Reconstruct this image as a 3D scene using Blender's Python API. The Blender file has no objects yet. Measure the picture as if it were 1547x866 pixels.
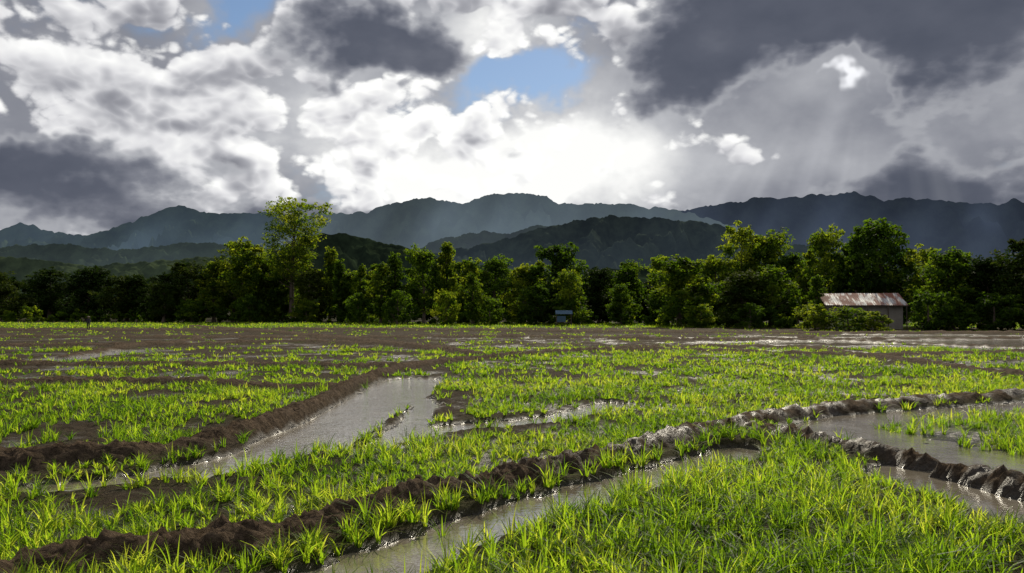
import bpy, math, numpy as np
from mathutils import Vector
R=np.random.default_rng(11)
sc=bpy.context.scene
sc.view_settings.view_transform='Standard'
sc.view_settings.look='None'
sc.view_settings.exposure=0
SUN_AZ=16; SUN_EL=37
# ------------------------------------------------------------ noise
TAB=[np.random.default_rng(s).random((256,256)).astype(np.float32) for s in range(8)]
def vn(x,y,s=0):
    xi=np.floor(x).astype(np.int64); yi=np.floor(y).astype(np.int64)
    fx=(x-xi); fy=(y-yi)
    fx=fx*fx*fx*(fx*(fx*6-15)+10); fy=fy*fy*fy*(fy*(fy*6-15)+10)
    T=TAB[s%8]; x0=xi&255; x1=(xi+1)&255; y0=yi&255; y1=(yi+1)&255
    return (T[x0,y0]*(1-fx)+T[x1,y0]*fx)*(1-fy)+(T[x0,y1]*(1-fx)+T[x1,y1]*fx)*fy
def fbm(x,y,oct=4,s=0,g=0.5):
    v=0;a=1;tot=0
    c,si=0.8,0.6
    for i in range(oct):
        v=v+a*vn(x,y,s+i); tot+=a; a*=g
        x,y=(c*x-si*y)*2.03+17.3,(si*x+c*y)*2.03+5.1
    return v/tot
def sm(e0,e1,v):
    t=np.clip((v-e0)/(e1-e0),0,1); return t*t*(3-2*t)
# ------------------------------------------------------------ mesh helper
def mk(name,V,Q=None,T=None,mats=(),attrs=None,smooth=False,midx=None,link=True):
    V=np.asarray(V,dtype=np.float32).reshape(-1,3)
    parts=[];st=[];n=0
    if Q is not None and len(Q):
        Q=np.asarray(Q,dtype=np.int32).reshape(-1,4); parts.append(Q.ravel()); st.append(np.arange(len(Q))*4); n=len(Q)*4
    if T is not None and len(T):
        T=np.asarray(T,dtype=np.int32).reshape(-1,3); parts.append(T.ravel()); st.append(n+np.arange(len(T))*3)
    li=np.concatenate(parts).astype(np.int32); ls=np.concatenate(st).astype(np.int32)
    me=bpy.data.meshes.new(name)
    me.vertices.add(len(V)); me.vertices.foreach_set('co',V.ravel())
    me.loops.add(len(li)); me.loops.foreach_set('vertex_index',li)
    me.polygons.add(len(ls)); me.polygons.foreach_set('loop_start',ls)
    for m in mats: me.materials.append(m)
    if midx is not None: me.polygons.foreach_set('material_index',np.asarray(midx,dtype=np.int32))
    me.update(calc_edges=True)
    me.polygons.foreach_set('use_smooth',np.full(len(ls),smooth))
    if attrs:
        for k,a in attrs.items():
            at=me.attributes.new(k,'FLOAT','POINT'); at.data.foreach_set('value',np.asarray(a,dtype=np.float32).ravel())
    me.validate()
    if not link: return me
    ob=bpy.data.objects.new(name,me); sc.collection.objects.link(ob); return ob
# ------------------------------------------------------------ node helper
class NT:
    def __init__(s,nt): s.nt=nt; nt.nodes.clear()
    def n(s,t,**k):
        nd=s.nt.nodes.new(t)
        for a,b in k.items(): setattr(nd,a,b)
        return nd
    def put(s,sock,v):
        if isinstance(v,bpy.types.NodeSocket): s.nt.links.new(v,sock)
        elif v is not None: sock.default_value=v
    def m(s,op,a,b=None,c=None,clamp=False):
        nd=s.n('ShaderNodeMath',operation=op); nd.use_clamp=clamp
        for i,v in enumerate((a,b,c)):
            if v is not None: s.put(nd.inputs[i],v)
        return nd.outputs[0]
    def vm(s,op,a,b=None):
        nd=s.n('ShaderNodeVectorMath',operation=op); s.put(nd.inputs[0],a)
        if b is not None:
            if op=='SCALE': s.put(nd.inputs['Scale'],b)
            else: s.put(nd.inputs[1],b)
        return nd.outputs[0]
    def noise(s,vec,scale,detail=4,rough=.5,dist=0,out=0):
        nd=s.n('ShaderNodeTexNoise')
        if vec is not None: s.put(nd.inputs['Vector'],vec)
        nd.inputs['Scale'].default_value=scale; nd.inputs['Detail'].default_value=detail
        nd.inputs['Roughness'].default_value=rough; nd.inputs['Distortion'].default_value=dist
        return nd.outputs[out]
    def ramp(s,f,stops,interp='LINEAR'):
        nd=s.n('ShaderNodeValToRGB'); s.put(nd.inputs[0],f); cr=nd.color_ramp; cr.interpolation=interp
        while len(cr.elements)<len(stops): cr.elements.new(.5)
        for e,(p,c) in zip(cr.elements,stops):
            e.position=p; e.color=(c[0],c[1],c[2],1) if hasattr(c,'__len__') else (c,c,c,1)
        return nd.outputs[0]
    def mix(s,f,a,b):
        nd=s.n('ShaderNodeMix',data_type='RGBA'); s.put(nd.inputs[0],f)
        for i,v in ((6,a),(7,b)):
            if isinstance(v,tuple): v=(*v[:3],1)
            s.put(nd.inputs[i],v)
        return nd.outputs[2]
    def mr(s,v,a,b,c=0,d=1,smooth=True):
        nd=s.n('ShaderNodeMapRange'); nd.interpolation_type='SMOOTHSTEP' if smooth else 'LINEAR'
        s.put(nd.inputs[0],v)
        for i,x in enumerate((a,b,c,d)): nd.inputs[i+1].default_value=x
        return nd.outputs[0]
    def attr(s,name): return s.n('ShaderNodeAttribute',attribute_name=name).outputs['Fac']
    def pos(s): return s.n('ShaderNodeNewGeometry').outputs['Position']
    def bump(s,h,strength,dist):
        nd=s.n('ShaderNodeBump'); s.put(nd.inputs['Strength'],strength); nd.inputs['Distance'].default_value=dist
        s.put(nd.inputs['Height'],h); return nd.outputs[0]
    def pbsdf(s,col,rough,normal=None,spec=None,ior=None,metal=None):
        nd=s.n('ShaderNodeBsdfPrincipled')
        if isinstance(col,tuple): col=(*col[:3],1)
        s.put(nd.inputs['Base Color'],col); s.put(nd.inputs['Roughness'],rough)
        if normal is not None: s.put(nd.inputs['Normal'],normal)
        if spec is not None: s.put(nd.inputs['Specular IOR Level'],spec)
        if ior: nd.inputs['IOR'].default_value=ior
        if metal is not None: s.put(nd.inputs['Metallic'],metal)
        return nd.outputs[0]
    def out(s,sh):
        o=s.n('ShaderNodeOutputMaterial'); s.nt.links.new(sh,o.inputs[0])
def mat(name):
    m=bpy.data.materials.new(name); m.use_nodes=True; return m,NT(m.node_tree)
# ------------------------------------------------------------ WORLD / SKY  (three cloud layers over a clear sky)
w=bpy.data.worlds.new("World"); sc.world=w; w.use_nodes=True
T=NT(w.node_tree)
sky=T.n('ShaderNodeTexSky',sky_type='NISHITA'); sky.sun_disc=False
sky.sun_elevation=math.radians(SUN_EL); sky.sun_rotation=math.radians(SUN_AZ)
sky.dust_density=0.2; sky.ozone_density=2.5
d=T.n('ShaderNodeTexCoord').outputs['Generated']
def azel(vec):
    sx=T.n('ShaderNodeSeparateXYZ'); T.put(sx.inputs[0],vec); X,Y,Z=sx.outputs
    az=T.m('MULTIPLY',T.m('ARCTAN2',X,Y),57.2958)
    hyp=T.m('SQRT',T.m('ADD',T.m('MULTIPLY',X,X),T.m('MULTIPLY',Y,Y)))
    return az,T.m('MULTIPLY',T.m('ARCTAN2',Z,hyp),57.2958)
wn=T.vm('SCALE',T.vm('SUBTRACT',T.noise(d,8,4,.6,out=1),(.5,.5,.5)),.15)
azw,elw=azel(T.vm('ADD',d,wn)); az0,el0=azel(d)
def blobs(lst,base=0.0,az=azw,el=elw):
    tot=None
    for a,e,sa,se,amp in lst:
        u=T.m('MULTIPLY',T.m('SUBTRACT',az,a),1/sa); v=T.m('MULTIPLY',T.m('SUBTRACT',el,e),1/se)
        r=T.m('MULTIPLY_ADD',u,u,T.m('MULTIPLY',v,v))
        g=T.m('EXPONENT',T.m('MULTIPLY',r,-1.0))
        tot=T.m('MULTIPLY_ADD',g,amp,base if tot is None else tot)
    return tot
def puff(vec,scale,detail=7,rough=.52,bamp=.9):
    a=T.noise(vec,scale,detail,rough)
    b=None
    for m_,am in ((1.9,1.0),(4.1,.5),(8.7,.25)):
        nn=T.m('MULTIPLY',T.m('ABSOLUTE',T.m('SUBTRACT',T.noise(vec,scale*m_,0),.5)),am)
        b=nn if b is None else T.m('ADD',b,nn)
    return T.m('ADD',T.m('MULTIPLY',T.m('SUBTRACT',a,.5),2.0),T.m('MULTIPLY',T.m('SUBTRACT',b,.19),bamp))
q=T.vm('MULTIPLY',d,(1,1,1.55))
G=blobs([(-5,11,15,4.6,.46),(0,9,11,3.0,.26),(-26,15,9,5,.08),(1,20,6,3,.28)],.33)
nA=T.noise(T.vm('ADD',q,(3.1,1.7,.4)),5,7,.52)
vA=T.m('MULTIPLY',G,T.m('MULTIPLY_ADD',T.m('SUBTRACT',nA,.5),2.2,1.0))
colA=T.ramp(T.m('MULTIPLY',vA,.8),[(0,(.12,.13,.165)),(.25,(.25,.26,.30)),(.45,(.50,.51,.54)),(.70,(1.0,1.0,.98))])
holes=blobs([(.8,16.2,5.2,2.2,1.0),(-18.5,21.3,4.2,3.0,1.0),(-11,23,4,1.6,.9)],0)
aA=T.mr(T.m('SUBTRACT',holes,T.m('MULTIPLY',T.m('SUBTRACT',nA,.5),2.6)),.74,.25)
qB=T.vm('ADD',q,(0,7.3,2.2))
sB=puff(qB,7,7,.55,1.35)
sB2=puff(T.vm('ADD',qB,(.003,0,.020)),7,4,.5,1.35)
bB=blobs([(-24,15,9,6,.35),(.8,16.2,4.6,1.6,-.50),(-18.5,21.5,3.6,2.4,-.6),(-5,11,14,3.5,.08),(-3,13.8,8,1.2,.10),(25,12,15,9,-.75)],.08)
tB=T.m('ADD',sB,bB); aB=T.mr(tB,-.04,.15); thB=T.mr(tB,.02,.80)
lB=T.m('SUBTRACT',sB,sB2)
vB=T.m('MULTIPLY',T.m('MULTIPLY_ADD',G,.72,.40),T.m('SUBTRACT',T.m('MULTIPLY_ADD',lB,1.25,1.05),T.m('MULTIPLY',thB,.58)))
colB=T.ramp(T.m('MULTIPLY',vB,.8),[(0,(.10,.11,.145)),(.2,(.20,.205,.24)),(.38,(.40,.405,.44)),(.56,(.76,.76,.78)),(.78,(1.05,1.05,1.03))])
qC=T.vm('ADD',T.vm('MULTIPLY',d,(1,1,1.8)),(5.3,0,9.1))
sC=puff(qC,5,7,.56,.9)
bC=blobs([(-9,18.4,7.4,3.0,1.35),(20,20,12,5.2,1.35),(12.5,16,5,2.8,.75),(30,15,6,9,.65),(-31,8.4,12,2.2,1.15),(-16,5.0,16,1.8,.90),(-26,22.5,6,2.2,.75),(-21,17,3,1.2,.25),(22,6.2,16,3.0,.65),
  (22.6,14.2,1.7,.9,-1.4),(1.0,19.5,4,2.5,-.3)],-.50)
tC=T.m('ADD',sC,bC); aC=T.mr(tC,-.04,.20); thC=T.mr(tC,0,.60)
lC=T.m('MULTIPLY',T.m('SUBTRACT',T.noise(qC,12,5,.5),.5),.34)
vC=T.m('ADD',T.m('SUBTRACT',T.m('MULTIPLY_ADD',G,.35,.42),T.m('MULTIPLY',thC,.42)),lC)
colC=T.ramp(T.m('MULTIPLY',vC,1.0),[(0,(.072,.083,.115)),(.15,(.105,.116,.152)),(.35,(.21,.22,.26)),(.6,(.48,.49,.52)),(.85,(.9,.9,.9))])
cc=T.mix(aB,colA,colB); cc=T.mix(aC,cc,colC)
ac=T.m('SUBTRACT',az0,T.m('MULTIPLY_ADD',T.m('SUBTRACT',el0,14.3),.33,22.6))
sh=T.m('MULTIPLY',T.m('EXPONENT',T.m('MULTIPLY',T.m('MULTIPLY',ac,ac),-2.2)),T.m('MULTIPLY',T.mr(el0,6.5,12),T.mr(el0,14.6,13)))
ph_=T.m('DIVIDE',T.m('SUBTRACT',az0,25.0),T.m('SUBTRACT',24.0,el0))
c1=T.n('ShaderNodeCombineXYZ'); T.put(c1.inputs[0],ph_); fan=T.mr(T.noise(c1.outputs[0],7.5,2,.5),.42,.66)
fm=T.m('MULTIPLY',T.m('MULTIPLY',T.mr(az0,9,17),T.mr(az0,33,26)),T.mr(el0,13.5,8))
gap=blobs([(22.6,14.2,1.2,.5,1.0)],0)
add=T.m('MULTIPLY_ADD',sh,.07,T.m('MULTIPLY',T.mr(gap,.15,.95),.6))
add=T.m('ADD',add,T.m('MULTIPLY',T.m('MULTIPLY',fan,T.m('MAXIMUM',fm,0.0)),.055))
cx=T.n('ShaderNodeCombineXYZ'); [T.put(cx.inputs[i],add) for i in range(3)]
cc=T.vm('ADD',cc,cx.outputs[0])
cloud=T.m('SUBTRACT',1.0,T.m('MULTIPLY',T.m('SUBTRACT',1.0,aA),T.m('MULTIPLY',T.m('SUBTRACT',1.0,aB),T.m('SUBTRACT',1.0,aC))))
b1=T.n('ShaderNodeBackground'); T.put(b1.inputs[0],sky.outputs[0]); b1.inputs[1].default_value=.085
b2=T.n('ShaderNodeBackground'); T.put(b2.inputs[0],cc); b2.inputs[1].default_value=1
mx=T.n('ShaderNodeMixShader'); T.put(mx.inputs[0],cloud); T.put(mx.inputs[1],b1.outputs[0]); T.put(mx.inputs[2],b2.outputs[0])
ow=T.n('ShaderNodeOutputWorld'); T.put(ow.inputs[0],mx.outputs[0])
# ------------------------------------------------------------ sun, camera
a=math.radians(SUN_AZ);e=math.radians(SUN_EL)
sd=Vector((math.sin(a)*math.cos(e),math.cos(a)*math.cos(e),math.sin(e)))
sl=bpy.data.lights.new('sun','SUN'); sl.energy=5.0; sl.angle=math.radians(.5); sl.color=(1,.91,.73)
so=bpy.data.objects.new('sun',sl); so.rotation_euler=(-sd).to_track_quat('-Z','Y').to_euler(); so.location=(0,0,60); sc.collection.objects.link(so)
cam=bpy.data.cameras.new('camera'); cam.sensor_width=36; cam.lens=28.25; cam.clip_end=30000; cam.clip_start=.1
co=bpy.data.objects.new('camera',cam); co.location=(0,0,3); co.rotation_euler=(math.radians(90+1.6),0,0); sc.collection.objects.link(co); sc.camera=co
# ------------------------------------------------------------ FIELD LAYOUT (metres)
A=[(-12,6.2),(-8,7.6),(-4.76,9.27),(-3.13,10.17),(-2.32,11.1),(-1.54,12.2),(-.58,13.1),(.68,14.7),(2.37,16.3),(4.04,18.4),(5.5,19.9)]
B1=[(5.5,19.9),(6.3,21.2),(9.2,23.5),(13.2,25.5),(17.5,27.4),(24,30),(34,33)]
B2=[(5.5,19.9),(6.36,18.1),(7.25,16.7),(7.85,15.5)]
B3=[(7.97,14.7),(8.15,13.9),(8.4,12.9),(9.2,11.2),(11,9)]
C=[(-16,14.6),(-9.8,15.4),(-9,15.3),(-7.55,16),(-6.7,17.1),(-6.3,18.9),(-6.0,21),(-6.0,25.1),(-6.1,30.9),(-5.6,38.3),(-4,42.8),(-.55,49.2),(4.4,55.2),(10.8,57.8)]
DK=[(A,.29,.44,1.),(B1,.25,.42,1.),(B2,.22,.36,1.),(B3,.22,.36,1.),(C,.28,.45,1.),
 ([(-40,31.5),(-20.5,32.2),(-15.2,32.2),(-10.8,30.9),(-8.1,29.6),(-6.3,30.1)],.22,.5,1.),
 ([(-50,43),(-27,42.3),(-16.5,42.3),(-9.2,40.9),(-5.2,41.4)],.24,.6,1.),
 ([(-40,62.8),(-26.8,66),(-18,72),(-10,66)],.25,.7,1.),
 ([(-54,135),(-32,104),(-18.3,81),(-7.9,62.8),(-2.3,51.3)],.3,.9,1.),
 ([(-80,84),(-54,84.7),(-25,81),(-18,81)],.25,.8,1.),([(-90,110),(-43,110),(-34,107)],.3,.9,1.),
 ([(-27.7,49.9),(-29.7,62.8),(-29.6,75.9),(-33,84)],.22,.6,1.),
 ([(4.4,55.2),(11.7,62.8),(23.3,60.7)],.22,.6,1.),([(-18,81),(-.9,84.7),(20.4,75.9),(51.6,81),(80,86)],.25,.7,1.),
 ([(-34,117),(-26,117),(10.5,101),(41.6,96),(90,100)],.3,.9,1.),
 ([(10.8,57.8),(21.6,49.9),(35,55),(60,60)],.2,.6,1.),
 ([(22,60),(22.2,46.7),(22.3,40),(22.1,34.7),(21.8,29)],.24,.6,1.),
 ([(30,85),(34,70),(41,60)],.22,.6,1.)]
CH=[([(-12,13),(-8,13.6),(-6.75,14.3),(-5.9,15.1)],.42),([(-5.9,15.1),(-5.0,16.4),(-4.75,18.4)],.80),([(-4.75,18.4),(-4.6,21),(-4.3,25.5)],1.15),([(-4.3,25.5),(-4.2,29),(-4.3,34)],1.3),
 ([(-2.9,27),(-2.6,21),(-2.8,18.5)],.34),([(-4.7,17.3),(-3.7,17.3),(-2.6,18)],.28),
 ([(-2.6,19.6),(-.9,20.8),(.47,21.7),(1.84,23.1),(3.3,25.5)],.62),
 ([(-3.5,7.3),(-2.0,9.0),(-1.0,10.4),(.05,11.8),(1.2,13.2),(2.35,14.4),(3.9,16.0),(4.8,17.2)],.55),
 ([(7.8,15.3),(7.1,14.4),(7.3,13.1),(7.7,11.6),(8.4,9.6)],.75),
 ([(-27,47),(-27.5,58)],1.6),([(23.3,58),(23.4,40),(23.1,32)],.8),([(25,44),(40,48)],1.4),([(24,36.5),(34,38)],1.0)]
POND=[(6.2,20.1),(9,22.9),(13.2,24.8),(17.5,26.6),(30,31),(30,12),(9.6,12.2),(8.7,14.0),(8.2,15.3),(7.6,17.0),(6.6,18.6)]
PG=[(9.3,20.6),(10,17),(12,15.5),(30,17),(30,28),(18,25),(12.5,23.6)]
FARW=[(16,80),(23.5,74.5),(27,62.5),(38,60),(75,62),(80,92),(40,90)]
def dpl(x,y,P,closed=False):
    P=list(P)+([P[0]] if closed else []); D=np.full(x.shape,1e9,dtype=np.float64)
    for (x0,y0),(x1,y1) in zip(P[:-1],P[1:]):
        dx,dy=x1-x0,y1-y0; l=dx*dx+dy*dy
        t=np.clip(((x-x0)*dx+(y-y0)*dy)/l,0,1)
        D=np.minimum(D,(x-x0-t*dx)**2+(y-y0-t*dy)**2)
    return np.sqrt(D)
def sdp(x,y,P):
    D=dpl(x,y,P,True); ins=np.zeros(x.shape,bool); n=len(P)
    for i in range(n):
        x0,y0=P[i];x1,y1=P[(i+1)%n]
        if y0==y1: continue
        c=((y0>y)!=(y1>y))&(x<(x1-x0)*(y-y0)/(y1-y0)+x0); ins^=c
    return np.where(ins,-D,D)
Ax=np.array([p[0] for p in A+B1[1:]]);Ay=np.array([p[1] for p in A+B1[1:]])
def field(x,y):
    wob=(fbm(x*1.3,y*1.3,3,1)-.5)*.5
    wob2=(fbm(x*4,y*4,3,3)-.5)*.25
    clod=fbm(x*4.2,y*4.2,4,5,.6)-.5
    h=(fbm(x*.45,y*.45,3,2)-.5)*.18+clod*.14+.032
    yA=np.interp(x,Ax,Ay)
    fg=(y<yA-.6)&(y<20)
    h=np.where(fg,h+.04,h)
    far=sm(60,120,y); h=h*(1-far)+far*.04
    ch=np.zeros_like(h)
    for P,hw in CH:
        dd=dpl(x,y,P)+wob+wob2; ch=np.maximum(ch,1-sm(hw-.12,hw+.22,dd))
    pd=sdp(x,y,POND)+wob*.6; pm=1-sm(-.2,.15,pd)
    pg=1-sm(-1.2,.8,sdp(x,y,PG)+wob*5); ch=np.maximum(ch,pm*(1-.55*pg))
    fw=1-sm(-2,2,sdp(x,y,FARW)+(fbm(x*.12,y*.25,3,4)-.5)*24); ch=np.maximum(ch,fw)
    h=h*(1-ch)+(-.17+clod*.05)*ch
    dk=np.zeros_like(h); hd=np.zeros_like(h)
    for P,H,wd,_ in DK:
        dd=np.abs(dpl(x,y,P)+wob2*.9+wob*.35)
        m=1-sm(wd*.25,wd*1.25,dd); dk=np.maximum(dk,m); hd=np.maximum(hd,m*H*(.70+.6*fbm(x*1.7,y*1.7,2,6)))
    a1=np.abs(fbm(x*5.0,y*5.0,2,4)-.5); a2=np.abs(fbm(x*11,y*11,2,1)-.5)
    rough=(fbm(x*9,y*9,3,2,.75)-.5)*.20+.05-a1*.36-a2*.20+.02
    h=np.maximum(h,h*(1-dk)+(-.04)*dk)+hd+dk*rough
    return h,dk,ch
WL=-.055
def dens(x,y,h,dk,ch):
    yA=np.interp(x,Ax,Ay)
    patch=fbm(x*.55,y*.4,4,3,.6); fine=fbm(x*1.6,y*1.6,2,6)
    g=.52+0*x
    left=(x<-4.8)&(y<60)
    g=np.where(left,.53,g)
    g=np.where((x<-4)&(y>42),.40,g)
    g=np.where((x<-4)&(y>62),.30,g)
    dA=dpl(x,y,A+B1[1:])
    strip=(y>yA)&(dA<2.8)&(y<27)
    g=np.where(strip,.72,g)
    g=np.where((x>-3)&(y>24)&(y<48),.61,g)
    g=np.where((x>5)&(y>24)&(y<46),.67,g)
    g=np.where((y<yA-.5)&(y<20),.92,g)
    g=np.where((x>-2)&(y>62),.31,g)
    g=np.where(y>126,.68,g)
    pd=sdp(x,y,POND); g=np.where(pd<0,.0,g); inpg=sdp(x,y,PG)<0; g=np.where(inpg,.58,g)
    p=sm(-.14,.12,g-patch-.30*(fine-.5))
    p=p*(1-sm(.10,.35,dk))
    p=p*np.where(h<WL-.02,.10,1)
    p=np.where((ch>.4)&~inpg,p*.02,p)
    p=np.where((h<WL-.02)&inpg&(patch<.55),.7,p)
    return p
def axis(seg0,rate,lim,start=0.0):
    v=[start]
    while v[-1]<lim: v.append(v[-1]+seg0+rate*abs(v[-1]-start))
    return v
xp=np.array(axis(.045,.012,7000)); xs=np.concatenate([-xp[:0:-1],xp])
y1=np.arange(6.5,15,.042); y2=np.array(axis(.045,.0085,9000,15.0)); y0=6.5-np.array(axis(.1,.08,400))[:0:-1]
ys=np.concatenate([y0,y1,y2[1:]])
XX,YY=np.meshgrid(xs,ys)
H=np.zeros_like(XX);DKm=np.zeros_like(XX);VG=np.zeros_like(XX)
j=(ys<170); k=(np.abs(xs)<130)
ix=np.ix_(j,k)
h_,d_,c_=field(XX[ix],YY[ix]); H[ix]=h_;DKm[ix]=d_
VG[:]=.9; VG[ix]=dens(XX[ix],YY[ix],h_,d_,c_)
H[~j,:]=.03;
H[:, ~k]=.03
ny,nx=XX.shape
V=np.stack([XX,YY,H],-1).reshape(-1,3)
I=np.arange(ny*nx).reshape(ny,nx)
Q=np.stack([I[:-1,:-1],I[:-1,1:],I[1:,1:],I[1:,:-1]],-1).reshape(-1,4)
wet=1-sm(WL+.01,WL+.09,H); wetd=DKm*sm(-2,4,XX)*(YY<34)*sm(.38,.6,fbm(XX*2.5,YY*2.5,3,5))
wet=np.maximum(wet,wetd*.75)
gm,T=mat('field_mud')
p=T.pos(); n1=T.noise(p,1.3,5,.6); n2=T.noise(p,9,5,.65); n3=T.noise(p,30,4,.75)
c=T.mix(T.mr(n2,.3,.7),(.028,.022,.015),(.080,.062,.042))
dkc=T.mix(T.mr(n2,.3,.72),(.045,.032,.021),(.145,.105,.072))
c=T.mix(T.attr('dike'),c,dkc)
sp=T.n('ShaderNodeSeparateXYZ'); T.put(sp.inputs[0],p)
farf=T.mr(sp.outputs[1],20,100)
straw=T.mr(sp.outputs[0],-25,15)
fargr=T.mix(straw,(.050,.062,.012),(.14,.13,.025))
fargr=T.mix(T.mr(sp.outputs[1],30,75),(.045,.080,.008),fargr)
veryfar=T.mr(sp.outputs[1],118,138)
fargr=T.mix(veryfar,fargr,(.09,.14,.015))
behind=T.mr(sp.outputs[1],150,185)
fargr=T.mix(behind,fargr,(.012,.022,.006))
vf=T.m('MULTIPLY',T.attr('veg'),T.m('MULTIPLY_ADD',farf,.55,.22))
vf=T.m('MULTIPLY',vf,T.mr(T.noise(p,2.2,5,.7),.3,.62,.35,1))
c=T.mix(vf,c,fargr)
c=T.mix(T.m('MULTIPLY',T.attr('wet'),.65),c,(.018,.014,.010))
c=T.mix(T.mr(n1,.35,.75,0,.3),c,(.05,.038,.026))
bh=T.m('MULTIPLY_ADD',n3,.6,n2)
T.out(T.pbsdf(c,T.m('MULTIPLY_ADD',T.attr('wet'),-.78,.94),T.bump(bh,1.0,.13),spec=T.m('MULTIPLY_ADD',T.attr('wet'),.50,.04)))
mk('ground',V,Q,mats=[gm],attrs={'dike':DKm,'veg':VG,'wet':wet},smooth=True)
# water
wm,T=mat('paddy_water')
p=T.pos(); bn=T.noise(p,9,3,.5); bn2=T.noise(p,1.2,2,.5)
sp=T.n('ShaderNodeSeparateXYZ'); T.put(sp.inputs[0],p)
cl=T.mix(T.mr(bn2,.35,.65),(.105,.088,.062),(.16,.14,.11))
T.out(T.pbsdf(cl,.07,T.bump(T.m('MULTIPLY_ADD',bn2,.6,bn),T.mr(sp.outputs[1],11,32,.12,.62,False),.045),ior=2.1))
mk('paddy_water',[(-120,2,WL),(120,2,WL),(120,112,WL),(-120,112,WL)],[(0,1,2,3)],mats=[wm])
# ------------------------------------------------------------ GRASS
def leafmat(name,cols,tcols,trans=.5,rough=.5,objrand=False,spec=.2,k=1.):
    m,T=mat(name); v=T.attr('var')
    if objrand:
        oi=T.n('ShaderNodeObjectInfo').outputs['Random']; v=T.m('MULTIPLY_ADD',v,.62,T.m('MULTIPLY_ADD',oi,.5,-.08))
    sc_=lambda c:tuple(x*k for x in c)
    st=[(i/(len(cols)-1),sc_(c)) for i,c in enumerate(cols)]; st2=[(i/(len(cols)-1),sc_(c)) for i,c in enumerate(tcols)]
    b=T.pbsdf(T.ramp(v,st),rough,spec=spec)
    tr=T.n('ShaderNodeBsdfTranslucent'); T.put(tr.inputs[0],T.ramp(v,st2))
    mx=T.n('ShaderNodeMixShader'); mx.inputs[0].default_value=trans; T.put(mx.inputs[1],b); T.put(mx.inputs[2],tr.outputs[0])
    T.out(mx.outputs[0]); return m
grm=leafmat('grass_blade',[(.028,.060,.006),(.055,.10,.009),(.10,.13,.018)],[(.10,.22,.008),(.34,.54,.016),(.72,.78,.06)],.62,.5,spec=.14)
GV=[];GQ=[];GA=[];off=0
def blades(x,y,z,L,W,az,lean,var,seg):
    global off
    n=len(x); t=np.linspace(0,1,seg+1)[None,:]
    hor=(L*lean)[:,None]*t**1.7; ver=L[:,None]*(t-.42*lean[:,None]*t**2.4)
    cx=x[:,None]+np.cos(az)[:,None]*hor; cy=y[:,None]+np.sin(az)[:,None]*hor; cz=z[:,None]+ver
    wd=(W[:,None]*.5)*(1-.93*t**2.0)
    tw=az+np.pi/2+R.normal(0,.5,n)
    ox=np.cos(tw)[:,None]*wd; oy=np.sin(tw)[:,None]*wd
    v=np.stack([np.stack([cx-ox,cy-oy,cz],-1),np.stack([cx+ox,cy+oy,cz],-1)],2)
    idx=(np.arange(n)*(seg+1)*2)[:,None]+(np.arange(seg)*2)[None,:]+off
    q=np.stack([idx,idx+1,idx+3,idx+2],-1)
    GV.append(v.reshape(-1,3)); GQ.append(q.reshape(-1,4)); GA.append(np.repeat(var,(seg+1)*2)); off+=n*(seg+1)*2
CHR=CH[8][0]
def scatter(ya,yb,density,k,Lr,W,seg,spread,margin=1.12):
    xm=yb*.66*margin+2
    n=int((yb-ya)*2*xm*density)
    x=R.uniform(-xm,xm,n); y=R.uniform(ya,yb,n)
    kk=np.abs(x)<y*.66*margin+2.5; x=x[kk];y=y[kk]
    h,dk,ch=field(x,y); pz=dens(x,y,h,dk,ch)
    kk=R.random(len(x))<pz; x=x[kk];y=y[kk];h=h[kk]
    yA=np.interp(x,Ax,Ay); fg=((y<yA-.5)&(y<20))
    size=(.40+.85*fbm(x*.9+50,y*.9,2,4))*R.uniform(.65,1.35,len(x))
    size=np.where(fg,size*1.28,size)
    size=size*(.6+.4*sm(.8,2.2,dpl(x,y,CHR)))
    X=np.repeat(x,k);Yy=np.repeat(y,k);hh=np.repeat(h,k);s=np.repeat(size,k)
    n=len(X); az=R.uniform(0,2*np.pi,n); r=R.uniform(0,spread,n)
    X=X+np.cos(az)*r; Yy=Yy+np.sin(az)*r
    az=az+R.normal(0,.6,n)
    L=R.uniform(*Lr,n)*s; lean=np.clip(R.beta(2,2.0,n)*1.35,.05,1.25)
    var=np.clip(np.repeat(fbm(x*.35,y*.35,3,1),k)*.9+np.repeat(R.normal(0,.15,len(x)),k)+R.normal(0,.17,n)-.01,0,1)
    blades(X,Yy,np.maximum(hh,WL-.04)-.015,L,np.full(n,W)*R.uniform(.7,1.25,n),az,lean,var,seg)
scatter(6.5,13,28,12,(.20,.46),.022,4,.05)
scatter(13,21,23,10,(.20,.42),.024,3,.05)
scatter(21,33,17,7,(.20,.38),.034,2,.06)
scatter(33,60,9,5,(.20,.36),.055,2,.08)
scatter(60,112,3.0,4,(.20,.34),.10,1,.12)
scatter(112,170,1.0,4,(.25,.5),.14,1,.2)
mk('rice_grass',np.concatenate(GV),np.concatenate(GQ),mats=[grm],attrs={'var':np.concatenate(GA)})
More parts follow.
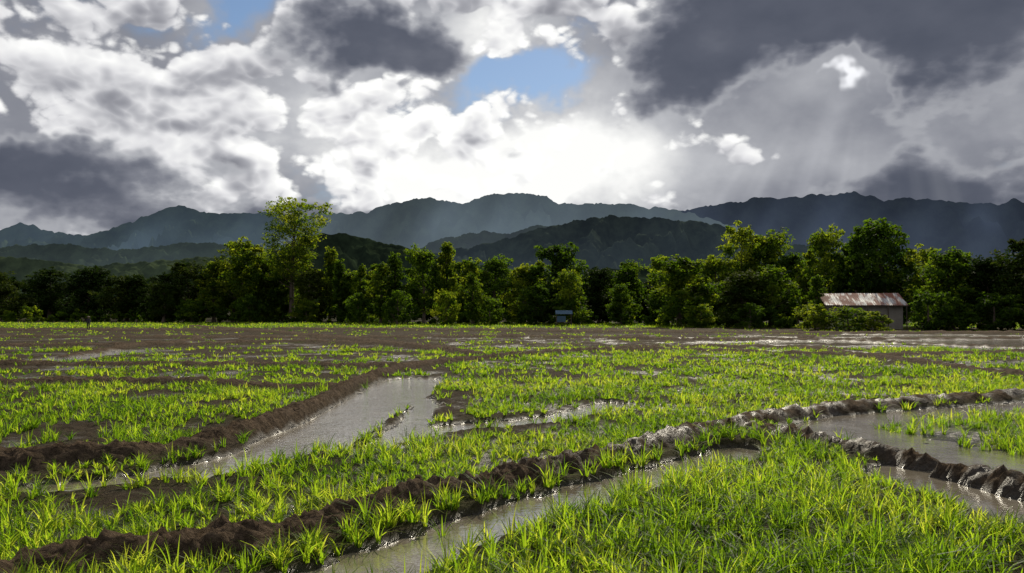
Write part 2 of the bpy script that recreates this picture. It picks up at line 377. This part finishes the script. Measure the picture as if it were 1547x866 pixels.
# ------------------------------------------------------------ TREES
bark,T=mat('bark'); p=T.pos(); T.out(T.pbsdf(T.mix(T.noise(p,3,4),(.06,.045,.035),(.16,.13,.10)),.9,spec=.1))
LC=[(.008,.020,.003),(.026,.052,.006),(.065,.088,.010)];LT=[(.018,.055,.003),(.15,.27,.008),(.62,.68,.03)]
tl=leafmat('tree_leaves',LC,LT,.46,.75,True,spec=.08)
tl_shaded=leafmat('shaded_tree_leaves',LC,[(.012,.03,.004),(.04,.075,.008),(.12,.15,.015)],.35,.75,True,spec=.05,k=.75)  # darker copy of the tree leaves, cloud shade painted into the colour
def tube(pts,rad,ns=6):
    pts=np.array(pts,float); V=[];Q=[]
    for i,(p,r) in enumerate(zip(pts,rad)):
        dd=pts[min(i+1,len(pts)-1)]-pts[max(i-1,0)]; dd/=np.linalg.norm(dd)+1e-9
        u=np.cross(dd,[.31,.95,.1]); u/=np.linalg.norm(u); v=np.cross(dd,u)
        for j in range(ns):
            a=2*np.pi*j/ns; V.append(p+r*(np.cos(a)*u+np.sin(a)*v))
    for i in range(len(pts)-1):
        for j in range(ns):
            Q.append((i*ns+j,i*ns+(j+1)%ns,(i+1)*ns+(j+1)%ns,(i+1)*ns+j))
    return np.array(V),np.array(Q)
def leaves(c,rad,n,size,g):
    dirs=g.normal(size=(n,3)); dirs/=np.linalg.norm(dirs,axis=1)[:,None]
    rr=g.random(n)**.45
    P=c+dirs*rr[:,None]*rad
    nrm=dirs*.6+g.normal(size=(n,3))*.7+np.array([0,0,.5]); nrm/=np.linalg.norm(nrm,axis=1)[:,None]
    t=np.cross(nrm,g.normal(size=(n,3))); t/=np.linalg.norm(t,axis=1)[:,None]; b=np.cross(nrm,t)
    s=(size*g.uniform(.55,1.3,n))[:,None]
    V=np.stack([P-t*s*.62,P-b*s*.33,P+t*s*.62,P+b*s*.33],1)
    return V.reshape(-1,3)
def tree(seed,h,wd,base,kind,ncl,nleaf,ls):
    g=np.random.default_rng(seed); VV=[];QQ=[];M=[];AA=[];o=0
    lean=g.normal(0,.03,2)*h
    tp=[np.array([lean[0]*t**1.5+.15*math.sin(5*t+seed),lean[1]*t**1.5,h*.93*t-.3*(t==0)]) for t in np.linspace(0,1,9)]
    r0=h*.016+.05
    v,q=tube(tp,[r0*(1.25-t)*(1.5 if t==0 else 1) for t in np.linspace(0,1,9)],7)
    VV.append(v);QQ.append(q+o);M+= [0]*len(q);AA.append(np.zeros(len(v)));o+=len(v)
    lobes=[(g.uniform(0,6.28),g.uniform(.1,1),g.uniform(.65,1.3)) for _ in range(6)]
    for i in range(ncl):
        f=(i+g.random())/ncl
        z=base+(h-base)*f
        if kind=='round': pr=math.sqrt(max(0,1-(2*f-.85)**2/1.6))
        elif kind=='cone': pr=(1-f)**.75*.95+.1
        elif kind=='col': pr=.75*math.sin(math.pi*min(1,f*.85+.15))**.5+.1
        elif kind=='spread': pr=.35+.65*math.sin(math.pi*(f*.75+.12))
        else: pr=(.5+.5*f)*(1 if f<.93 else .6)
        an=i*2.4+g.normal(0,.5)
        for la,lf,lm in lobes:
            wgt=max(0,math.cos(an-la))*max(0,1-abs(f-lf)*2.5); pr*=1+(lm-1)*wgt
        rr=wd*.5*pr*(g.uniform(.35,1.05) if kind!='tall' else g.uniform(.5,1.05))
        cr=wd*(.15 if kind!='col' else .2)*g.uniform(.5,1.35)
        if kind=='tall': cr=wd*.105*g.uniform(.7,1.25)
        rr=max(0,rr-cr*.5)
        c=np.array([math.cos(an)*rr,math.sin(an)*rr,min(z,h-cr*.6)])+np.array([lean[0]*f,lean[1]*f,0])
        t0=max(.15,(c[2]-rr*.65)/h); t0=min(t0,.93)
        i0=t0/.93*8; k0=int(min(i0,7)); s0=tp[k0]+(tp[k0+1]-tp[k0])*(i0-k0)
        mid=(s0+c)/2+np.array([0,0,-.08*rr])
        rb=max(.03,r0*.38*(1.1-t0))
        v,q=tube([s0,mid,c],[rb,rb*.7,rb*.3],4)
        VV.append(v);QQ.append(q+o);M+=[0]*len(q);AA.append(np.zeros(len(v)));o+=len(v)
        nl=int(nleaf*g.uniform(.6,1.3))
        rad=np.array([cr*1.15,cr*1.15,cr*(.75 if kind!='tall' else .5)])
        v=leaves(c,rad,nl,ls,g); VV.append(v); q=np.arange(nl*4).reshape(-1,4)+o
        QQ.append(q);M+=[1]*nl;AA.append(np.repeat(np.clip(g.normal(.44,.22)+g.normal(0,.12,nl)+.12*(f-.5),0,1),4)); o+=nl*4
        for s in range(4):
            dr=g.normal(size=3); dr/=np.linalg.norm(dr); dr[2]=abs(dr[2])*.9
            c2=c+dr*cr*g.uniform(.9,1.35); n2=int(nl*.12)
            v=leaves(c2,rad*.36,n2,ls,g); VV.append(v); QQ.append(np.arange(n2*4).reshape(-1,4)+o)
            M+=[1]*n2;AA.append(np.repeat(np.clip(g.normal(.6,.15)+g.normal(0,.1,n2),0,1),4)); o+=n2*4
    return mk('tree_%s_%d'%(kind,seed),np.concatenate(VV),np.concatenate(QQ),mats=[bark,tl],attrs={'var':np.concatenate(AA)},midx=M,link=False)
var={'round':[tree(s,12,9,1.0,'round',38,180,.42) for s in (1,2,3)],
 'spread':[tree(s,15,10,2.5,'spread',38,170,.45) for s in (4,5,6)],
 'cone':[tree(s,13,7.5,1.0,'cone',34,150,.42) for s in (7,8)],
 'col':[tree(s,12,5,1.4,'col',26,130,.38) for s in (9,10)],
 'tall':[tree(12,28,18,10,'tall',80,120,.42)],
 'bush':[tree(s,5,5.5,.3,'round',22,150,.30) for s in (14,15)]}
shaded={}
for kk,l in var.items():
    shaded[kk]=[]
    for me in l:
        m2=me.copy(); m2.materials[1]=tl_shaded; shaded[kk].append(m2)
dims={'round':(12,9),'spread':(15,10),'cone':(13,7.5),'col':(12,5),'tall':(28,15.5),'bush':(5,5.5)}
NM={'round':'broadleaf_tree','spread':'spreading_tree','cone':'orchard_tree','col':'slender_tree','tall':'tall_emergent_tree','bush':'bush'}
TR=[('round',-81,187,11.3,11),('spread',-74.3,185,14.0,12),('cone',-68,183,14.0,9),('spread',-62.6,186,19.0,13),('round',-57.5,188,15,11),
('tall',-50.7,185,28.6,17),('round',-46,182,12,10),('cone',-41.6,184,17.0,8),('round',-35.5,180,11.4,10),
('col',-27,165,12.4,6.5),('col',-23.9,165,14.6,5.5),('spread',-18.2,166,15.8,10),('cone',-13.6,168,17.2,7),('round',-9,165,13.2,8),('spread',-3.9,167,13.9,10),
('round',2.2,165,12.0,9),('round',9.7,165,16.2,13),('round',17.9,165,11.2,9),('round',22.5,162,11.6,8),
('col',-7.2,150,9.6,4.4),('bush',-4.1,149,5.1,5.5),('bush',-21.4,150,6.3,5.5),('bush',-12.2,149,6.3,5.2),('round',11.3,150,10.0,8),('round',4.5,152,7.6,6.8),
('round',20,148,7.6,6.6),('round',26.8,146,6.6,6.8),('bush',-30,158,6,6),
('round',28.5,137,11.8,11.5),('spread',38.5,150,12.6,9),('spread',42.8,150,18.6,10.5),('spread',48.0,149,17.4,11.5),('round',36.6,130,9.0,9.5),('round',41.9,131,10.0,9),
('spread',51.5,145,13.0,9),('spread',54.2,140,17.0,9),('col',45.3,119,8,3.8),('spread',59,140,12.8,9),('round',63,135,17.6,14),('spread',67,131,13.0,9),
('round',65.4,120,11.8,11),('round',69.6,117,10.4,9),('round',72.6,112,12.8,11),('round',80,114,12,11),('spread',90,120,15,12),('round',100,118,12,11),
('bush',46.2,110.5,3.2,5.5),('bush',50.5,112,2.6,4.6),('bush',57.5,111,5.4,6.0),('bush',42.5,113,3.6,5.5),('round',32,140,7.5,7),('bush',36,122,3.8,5),('bush',30,128,3.6,5),('bush',61.5,112,4.5,6),('bush',66,110,5,7),
('round',-92,192,11,12),('round',-103,195,13,13),('spread',-115,200,13,13),('round',-128,200,12,13),('cone',-88,190,11,9),
('spread',-66,190,14.5,12),('round',-54,190,12,11),('cone',-30,176,13,6),('col',13.5,168,12,6),('spread',30,160,13.5,8),('round',34,152,12,8),('col',57,133,15.2,5),('cone',-38,178,13.8,6),
('cone',6,172,13.5,5),('col',-33,174,12.5,4.5),('spread',24.5,166,13,7),('spread',-78,180,9,9),('bush',-71,178,5,7),('bush',-58,178,6,7),('bush',-45,176,5,6)]
for i,(kd,x,y,h,wd) in enumerate(TR):
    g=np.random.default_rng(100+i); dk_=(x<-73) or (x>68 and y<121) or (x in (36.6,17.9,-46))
    me=(shaded if dk_ else var)[kd][i%len(var[kd])]; dh,dw=dims[kd]
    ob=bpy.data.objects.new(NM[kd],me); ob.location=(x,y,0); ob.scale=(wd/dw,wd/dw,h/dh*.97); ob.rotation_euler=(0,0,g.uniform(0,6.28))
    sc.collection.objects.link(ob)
def mass(name,items,ls,per,seed,dn=12,tm=.3,m=None):
    g=np.random.default_rng(seed);VV=[];AA=[];n=0
    for x,y,h,wd in items:
        nc=max(3,int(h*wd/dn)); 
        tone=g.normal(tm,.15)
        for j in range(nc):
            f=g.random(); z=h*(.08+.9*f); pr=math.sqrt(max(.05,1-(f*1.05)**3))
            an=g.uniform(0,6.28); rr=wd*.42*pr*g.uniform(.2,1)
            cr=max(.5,min(wd,h)*.17)*g.uniform(.6,1.3)
            c=np.array([x+math.cos(an)*rr,y+math.sin(an)*rr,min(z,h-cr*.5)])
            VV.append(leaves(c,np.array([cr*1.2,cr*1.2,cr]),per,ls,g)); AA.append(np.repeat(np.clip(tone+g.normal(0,.1)+g.normal(0,.1,per),0,1),4)); n+=per
    return mk(name,np.concatenate(VV),np.arange(n*4).reshape(-1,4),mats=[m or tl],attrs={'var':np.concatenate(AA)})
it=[]
for x in np.arange(-200,200,4.0):
    yb=np.interp(x,[-200,-80,-40,0,30,60,120],[212,202,192,176,162,154,146])
    hh=7.0+5.5*fbm(np.array([x*.07]),np.array([1.5]),3,2)[0]
    it.append((x+R.normal(0,1.5),yb+R.uniform(0,12),hh+R.uniform(-1.8,1.8),R.uniform(6,9)))
for x in np.arange(-330,330,5.0):
    it.append((x+R.normal(0,2),R.uniform(235,300),R.uniform(8,13),R.uniform(10,14)))
    it.append((x+R.normal(0,2),R.uniform(215,235),R.uniform(5,8),R.uniform(8,10)))
mass('background_forest',it,.85,90,5,6,.5,tl_shaded)
it=[]
for x in np.arange(-150,110,1.5):
    yb=np.interp(x,[-150,-80,-40,-20,20,30,45,60,110],[190,182,176,156,152,132,120,114,108])
    hm=3.6
    if 44<x<59: yb+=13; hm=2.5
    it.append((x+R.normal(0,.8),yb+R.uniform(0,6),R.uniform(1.2,hm)*(1.5 if R.random()<.15 else 1),R.uniform(3,5)))
mass('undergrowth',it,.40,95,6,2.6,.35)
# ------------------------------------------------------------ MOUNTAINS
def mount(pts,D,W,haze,hf,alb,seed,rays=0.):
    pts=sorted(pts); px=np.array([p[0] for p in pts]);ph=np.array([p[1] for p in pts])
    xs=np.linspace(px[0],px[-1],520); vs=np.concatenate([np.linspace(-1,0,110),np.linspace(0,1,14)[1:]])
    Xm,Vm=np.meshgrid(xs,vs); Ym=D+Vm*W
    sc_=D/4000
    wx=Xm+(fbm(Xm/(380*sc_),Ym/(380*sc_),3,seed)-.5)*700*sc_*np.abs(Vm)
    k=np.linspace(px[0],px[-1],4000); hk=np.interp(k,px,ph); kw=int(max(3,35*sc_/((px[-1]-px[0])/4000))); ker=np.hanning(kw+2);ker/=ker.sum(); hk=np.convolve(np.pad(hk,kw,mode='edge'),ker,'same')[kw:-kw]
    Hr=np.interp(wx,k,hk)
    s=(1-np.abs(Vm))
    rid=1-np.abs(2*fbm(wx/(330*sc_),Ym/(700*sc_),4,seed+1)-1)*2.6
    rid2=1-np.abs(2*fbm(wx/(110*sc_),Ym/(170*sc_),4,seed+2)-1)*2.2
    edge=np.clip(np.minimum(Xm-px[0],px[-1]-Xm)/(.1*(px[-1]-px[0])),0,1)
    hh=Hr*s**.8*(1-(.55*(1-rid)+.22*(1-rid2))*np.clip(4*s*(1-s),0,1)**.6)
    hh+=(fbm(Xm/(45*sc_),Ym/(45*sc_),4,seed+3)-.5)*32*sc_*s**.3
    hh+=(fbm(Xm/(7*sc_),Ym/(9*sc_),2,seed+4)-.5)*9*sc_*s**.3
    hh=hh*edge-6
    V=np.stack([Xm,Ym,hh],-1).reshape(-1,3); I=np.arange(V.shape[0]).reshape(Xm.shape)
    Q=np.stack([I[:-1,:-1],I[:-1,1:],I[1:,1:],I[1:,:-1]],-1).reshape(-1,4)
    m,T=mat('hazy_mountain_forest'); p=T.pos()
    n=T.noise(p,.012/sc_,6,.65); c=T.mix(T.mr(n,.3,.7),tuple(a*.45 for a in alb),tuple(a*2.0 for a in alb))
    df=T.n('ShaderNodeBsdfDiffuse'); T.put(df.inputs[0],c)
    em=T.n('ShaderNodeEmission'); em.inputs[0].default_value=(*haze,1)  # haze and light shafts painted on the slopes as surface glow
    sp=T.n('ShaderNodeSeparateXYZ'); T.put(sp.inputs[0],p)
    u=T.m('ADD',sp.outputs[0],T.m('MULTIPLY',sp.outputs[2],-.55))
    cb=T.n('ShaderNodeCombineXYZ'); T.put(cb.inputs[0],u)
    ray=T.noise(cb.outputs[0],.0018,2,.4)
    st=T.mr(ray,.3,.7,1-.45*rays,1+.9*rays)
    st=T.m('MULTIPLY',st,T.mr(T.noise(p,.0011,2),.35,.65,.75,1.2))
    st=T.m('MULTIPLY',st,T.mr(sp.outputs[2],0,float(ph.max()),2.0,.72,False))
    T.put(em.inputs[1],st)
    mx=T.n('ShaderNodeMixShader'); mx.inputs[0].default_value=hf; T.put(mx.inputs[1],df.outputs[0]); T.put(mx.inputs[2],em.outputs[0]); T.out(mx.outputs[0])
    mk('mountain_range' if D>2000 else 'forested_hill',V,Q,mats=[m],smooth=True)
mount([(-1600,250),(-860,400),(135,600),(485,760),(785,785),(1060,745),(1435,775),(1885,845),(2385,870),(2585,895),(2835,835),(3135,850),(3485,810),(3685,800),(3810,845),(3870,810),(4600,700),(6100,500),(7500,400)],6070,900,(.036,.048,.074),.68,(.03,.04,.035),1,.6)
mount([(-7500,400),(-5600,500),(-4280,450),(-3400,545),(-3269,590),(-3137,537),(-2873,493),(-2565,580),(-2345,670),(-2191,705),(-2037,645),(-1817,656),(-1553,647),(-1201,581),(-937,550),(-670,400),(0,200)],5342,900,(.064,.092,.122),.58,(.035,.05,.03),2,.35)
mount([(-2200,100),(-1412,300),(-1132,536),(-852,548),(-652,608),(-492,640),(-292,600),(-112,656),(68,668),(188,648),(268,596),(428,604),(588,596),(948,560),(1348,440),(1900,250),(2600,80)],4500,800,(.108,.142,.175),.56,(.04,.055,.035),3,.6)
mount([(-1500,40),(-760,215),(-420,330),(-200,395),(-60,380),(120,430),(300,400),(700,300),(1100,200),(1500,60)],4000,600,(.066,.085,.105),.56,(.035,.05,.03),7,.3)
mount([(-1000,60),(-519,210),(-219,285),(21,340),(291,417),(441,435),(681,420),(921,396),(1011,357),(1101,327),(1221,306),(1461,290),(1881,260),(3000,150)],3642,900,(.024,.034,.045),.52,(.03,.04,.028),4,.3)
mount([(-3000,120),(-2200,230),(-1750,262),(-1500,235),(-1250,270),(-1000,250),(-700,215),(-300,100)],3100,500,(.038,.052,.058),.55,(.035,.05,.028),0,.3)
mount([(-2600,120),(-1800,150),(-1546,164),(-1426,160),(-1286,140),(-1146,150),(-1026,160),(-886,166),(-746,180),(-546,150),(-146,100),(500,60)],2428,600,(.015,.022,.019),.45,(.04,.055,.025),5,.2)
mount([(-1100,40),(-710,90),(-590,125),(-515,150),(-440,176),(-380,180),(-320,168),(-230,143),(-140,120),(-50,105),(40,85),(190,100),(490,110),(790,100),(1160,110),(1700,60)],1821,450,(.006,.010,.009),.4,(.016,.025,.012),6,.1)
# ------------------------------------------------------------ HOUSE
def empty(name,loc,rot=0):
    e=bpy.data.objects.new(name,None); e.location=loc; e.rotation_euler=(0,0,rot); sc.collection.objects.link(e); return e
def boxes(name,bl,m,par):
    V=[];Q=[]
    for x0,x1,y0,y1,z0,z1 in bl:
        o=len(V); V+=[(x0,y0,z0),(x1,y0,z0),(x1,y1,z0),(x0,y1,z0),(x0,y0,z1),(x1,y0,z1),(x1,y1,z1),(x0,y1,z1)]
        Q+=[(o,o+3,o+2,o+1),(o+4,o+5,o+6,o+7),(o,o+1,o+5,o+4),(o+1,o+2,o+6,o+5),(o+2,o+3,o+7,o+6),(o+3,o,o+4,o+7)]
    ob=mk(name,V,Q,mats=[m]); ob.parent=par; return ob
rm,T=mat('rusty_corrugated_metal'); tc=T.n('ShaderNodeTexCoord').outputs['Object']
v=T.vm('MULTIPLY',tc,(1.1,.35,.35)); nn=T.noise(v,.9,5,.65); n2=T.noise(T.vm('MULTIPLY',tc,(4,.6,.6)),1,4,.6)
fr=T.mr(T.m('MULTIPLY_ADD',n2,.35,nn),.54,.70)
c=T.mix(fr,(.36,.36,.36),T.mix(n2,(.10,.035,.022),(.24,.095,.06)))
T.out(T.pbsdf(c,T.m('MULTIPLY_ADD',fr,.35,.45),metal=0.0))
wl,T=mat('weathered_wall'); T.out(T.pbsdf(T.mix(T.noise(T.pos(),1.5,5,.6),(.16,.14,.12),(.36,.33,.29)),.9))
wd_,T=mat('dark_timber'); T.out(T.pbsdf(T.mix(T.noise(T.pos(),5,3),(.04,.03,.022),(.10,.075,.05)),.85))
gl,T=mat('dark_glass'); T.out(T.pbsdf((.02,.022,.025),.15))
hs=empty('metal_roof_house',(51.7,120,0),math.radians(-4))
def roof(name,xa,xb,ya,yb,za,zb,par):
    xs=np.arange(xa,xb,.07); v=np.linspace(0,1,8); Xr,Vr=np.meshgrid(xs,v)
    Zr=za+(zb-za)*Vr+.03*np.sin(Xr*2*np.pi/.28)+.02*np.sin(Vr*9+Xr)
    V=np.stack([Xr,ya+(yb-ya)*Vr,Zr],-1).reshape(-1,3); I=np.arange(len(V)).reshape(Xr.shape)
    Q=np.stack([I[:-1,:-1],I[:-1,1:],I[1:,1:],I[1:,:-1]],-1).reshape(-1,4)
    ob=mk(name,V,Q,mats=[rm],smooth=True); ob.parent=par
roof('roof_front',-5.9,5.9,-3.4,0,3.55,5.35,hs); roof('roof_back',-5.9,5.9,3.4,0.0,3.55,5.36,hs)
boxes('walls',[(-5.4,-1.5,-2.6,-2.45,0,3.7),(.2,1.6,-2.6,-2.45,0,3.7),(2.8,5.4,-2.6,-2.45,0,3.7),(-1.5,.2,-2.6,-2.45,0,.9),(-1.5,.2,-2.6,-2.45,2.2,3.7),(1.6,2.8,-2.6,-2.45,2.2,3.7),
 (-5.4,5.4,2.45,2.6,0,3.7),(-5.4,-5.25,-2.45,2.45,0,3.7),(5.25,5.4,-2.45,2.45,0,3.7)],wl,hs)
boxes('window',[(-1.5,.2,-2.52,-2.49,.9,2.2)],gl,hs); boxes('door',[(1.6,2.8,-2.53,-2.48,0,2.2)],wd_,hs)
boxes('posts',[(x,x+.12,-3.35,-3.23,0,3.55) for x in (-5.7,-2.8,0.1,3,5.6)]+[(-5.9,5.9,-3.36,-3.24,3.38,3.49)],wd_,hs)
gb=mk('gables',[(-5.4,-2.6,3.7),(-5.4,2.6,3.7),(-5.4,0,5.1),(5.4,-2.6,3.7),(5.4,2.6,3.7),(5.4,0,5.1)],None,[(0,1,2),(3,5,4)],mats=[wl]); gb.parent=hs
bl,T=mat('blue_sheet'); T.out(T.pbsdf(T.mix(T.noise(T.pos(),3,3),(.03,.06,.10),(.05,.11,.17)),.8))
ht=empty('blue_roof_field_hut',(9.2,143,0))
mk('roof',[(-1.5,-1.1,2.1),(1.5,-1.1,2.1),(1.5,0,2.75),(-1.5,0,2.75),(1.5,1.1,2.1),(-1.5,1.1,2.1)],[(0,1,2,3),(3,2,4,5)],mats=[bl]).parent=ht
boxes('frame',[(-1.35,-1.27,-.95,-.87,0,2.18),(1.27,1.35,-.95,-.87,0,2.18),(-1.35,-1.27,.87,.95,0,2.18),(1.27,1.35,.87,.95,0,2.18),(-1.3,1.3,-.85,.85,.6,.7)],wd_,ht)
boxes('side_sheet',[(-1.26,.3,-.93,-.9,.72,1.75)],bl,ht)
# ------------------------------------------------------------ PERSON
pm,T=mat('dark_work_clothes'); T.out(T.pbsdf(T.mix(T.noise(T.pos(),8,3),(.012,.013,.02),(.03,.028,.03)),.9))
sk,T=mat('skin'); T.out(T.pbsdf((.22,.12,.08),.6))
def skinfig(name,J,E,rad,m,par=None,loc=(0,0,0)):
    me=bpy.data.meshes.new(name); me.from_pydata(J,E,[]); ob=bpy.data.objects.new(name,me); sc.collection.objects.link(ob)
    md=ob.modifiers.new('skin','SKIN'); 
    for i,r in enumerate(rad): me.skin_vertices[0].data[i].radius=(r,r)
    me.skin_vertices[0].data[0].use_root=True
    ob.modifiers.new('sub','SUBSURF').levels=2; ob.modifiers['sub'].render_levels=2
    me.materials.append(m); ob.location=loc
    if par: ob.parent=par
    return ob
pe=empty('farmer',(-57.2,108.6,.22),math.radians(20))
J=[(0,0,.95),(0,.01,1.15),(0,0,1.38),(0,0,1.47),(.19,0,1.37),(.26,-.04,1.10),(.24,-.2,.9),(-.19,0,1.37),(-.25,.03,1.10),(-.26,-.05,.86),
 (.1,0,.88),(.13,-.08,.48),(.14,-.02,.08),(.14,-.14,.03),(-.1,0,.88),(-.13,.05,.48),(-.14,.16,.08),(-.14,.04,.03),(0,-.01,1.52)]
E=[(0,1),(1,2),(2,3),(2,4),(4,5),(5,6),(2,7),(7,8),(8,9),(0,10),(10,11),(11,12),(12,13),(0,14),(14,15),(15,16),(16,17),(3,18)]
skinfig('body',J,E,[.17,.15,.17,.07,.08,.06,.04,.08,.06,.04,.11,.08,.06,.05,.11,.08,.06,.05,.055],pm,pe)
skinfig('head',[(0,-.01,1.52),(0,-.02,1.62),(0,-.01,1.70)],[(0,1),(1,2)],[.06,.095,.07],sk,pe)
n=16; hv=[(0,0,1.84)]+[(.25*math.cos(t),.25*math.sin(t),1.69) for t in np.linspace(0,2*np.pi,n,endpoint=False)]
mk('straw_hat',hv,None,[(0,1+i,1+(i+1)%n) for i in range(n)],mats=[wd_]).parent=pe
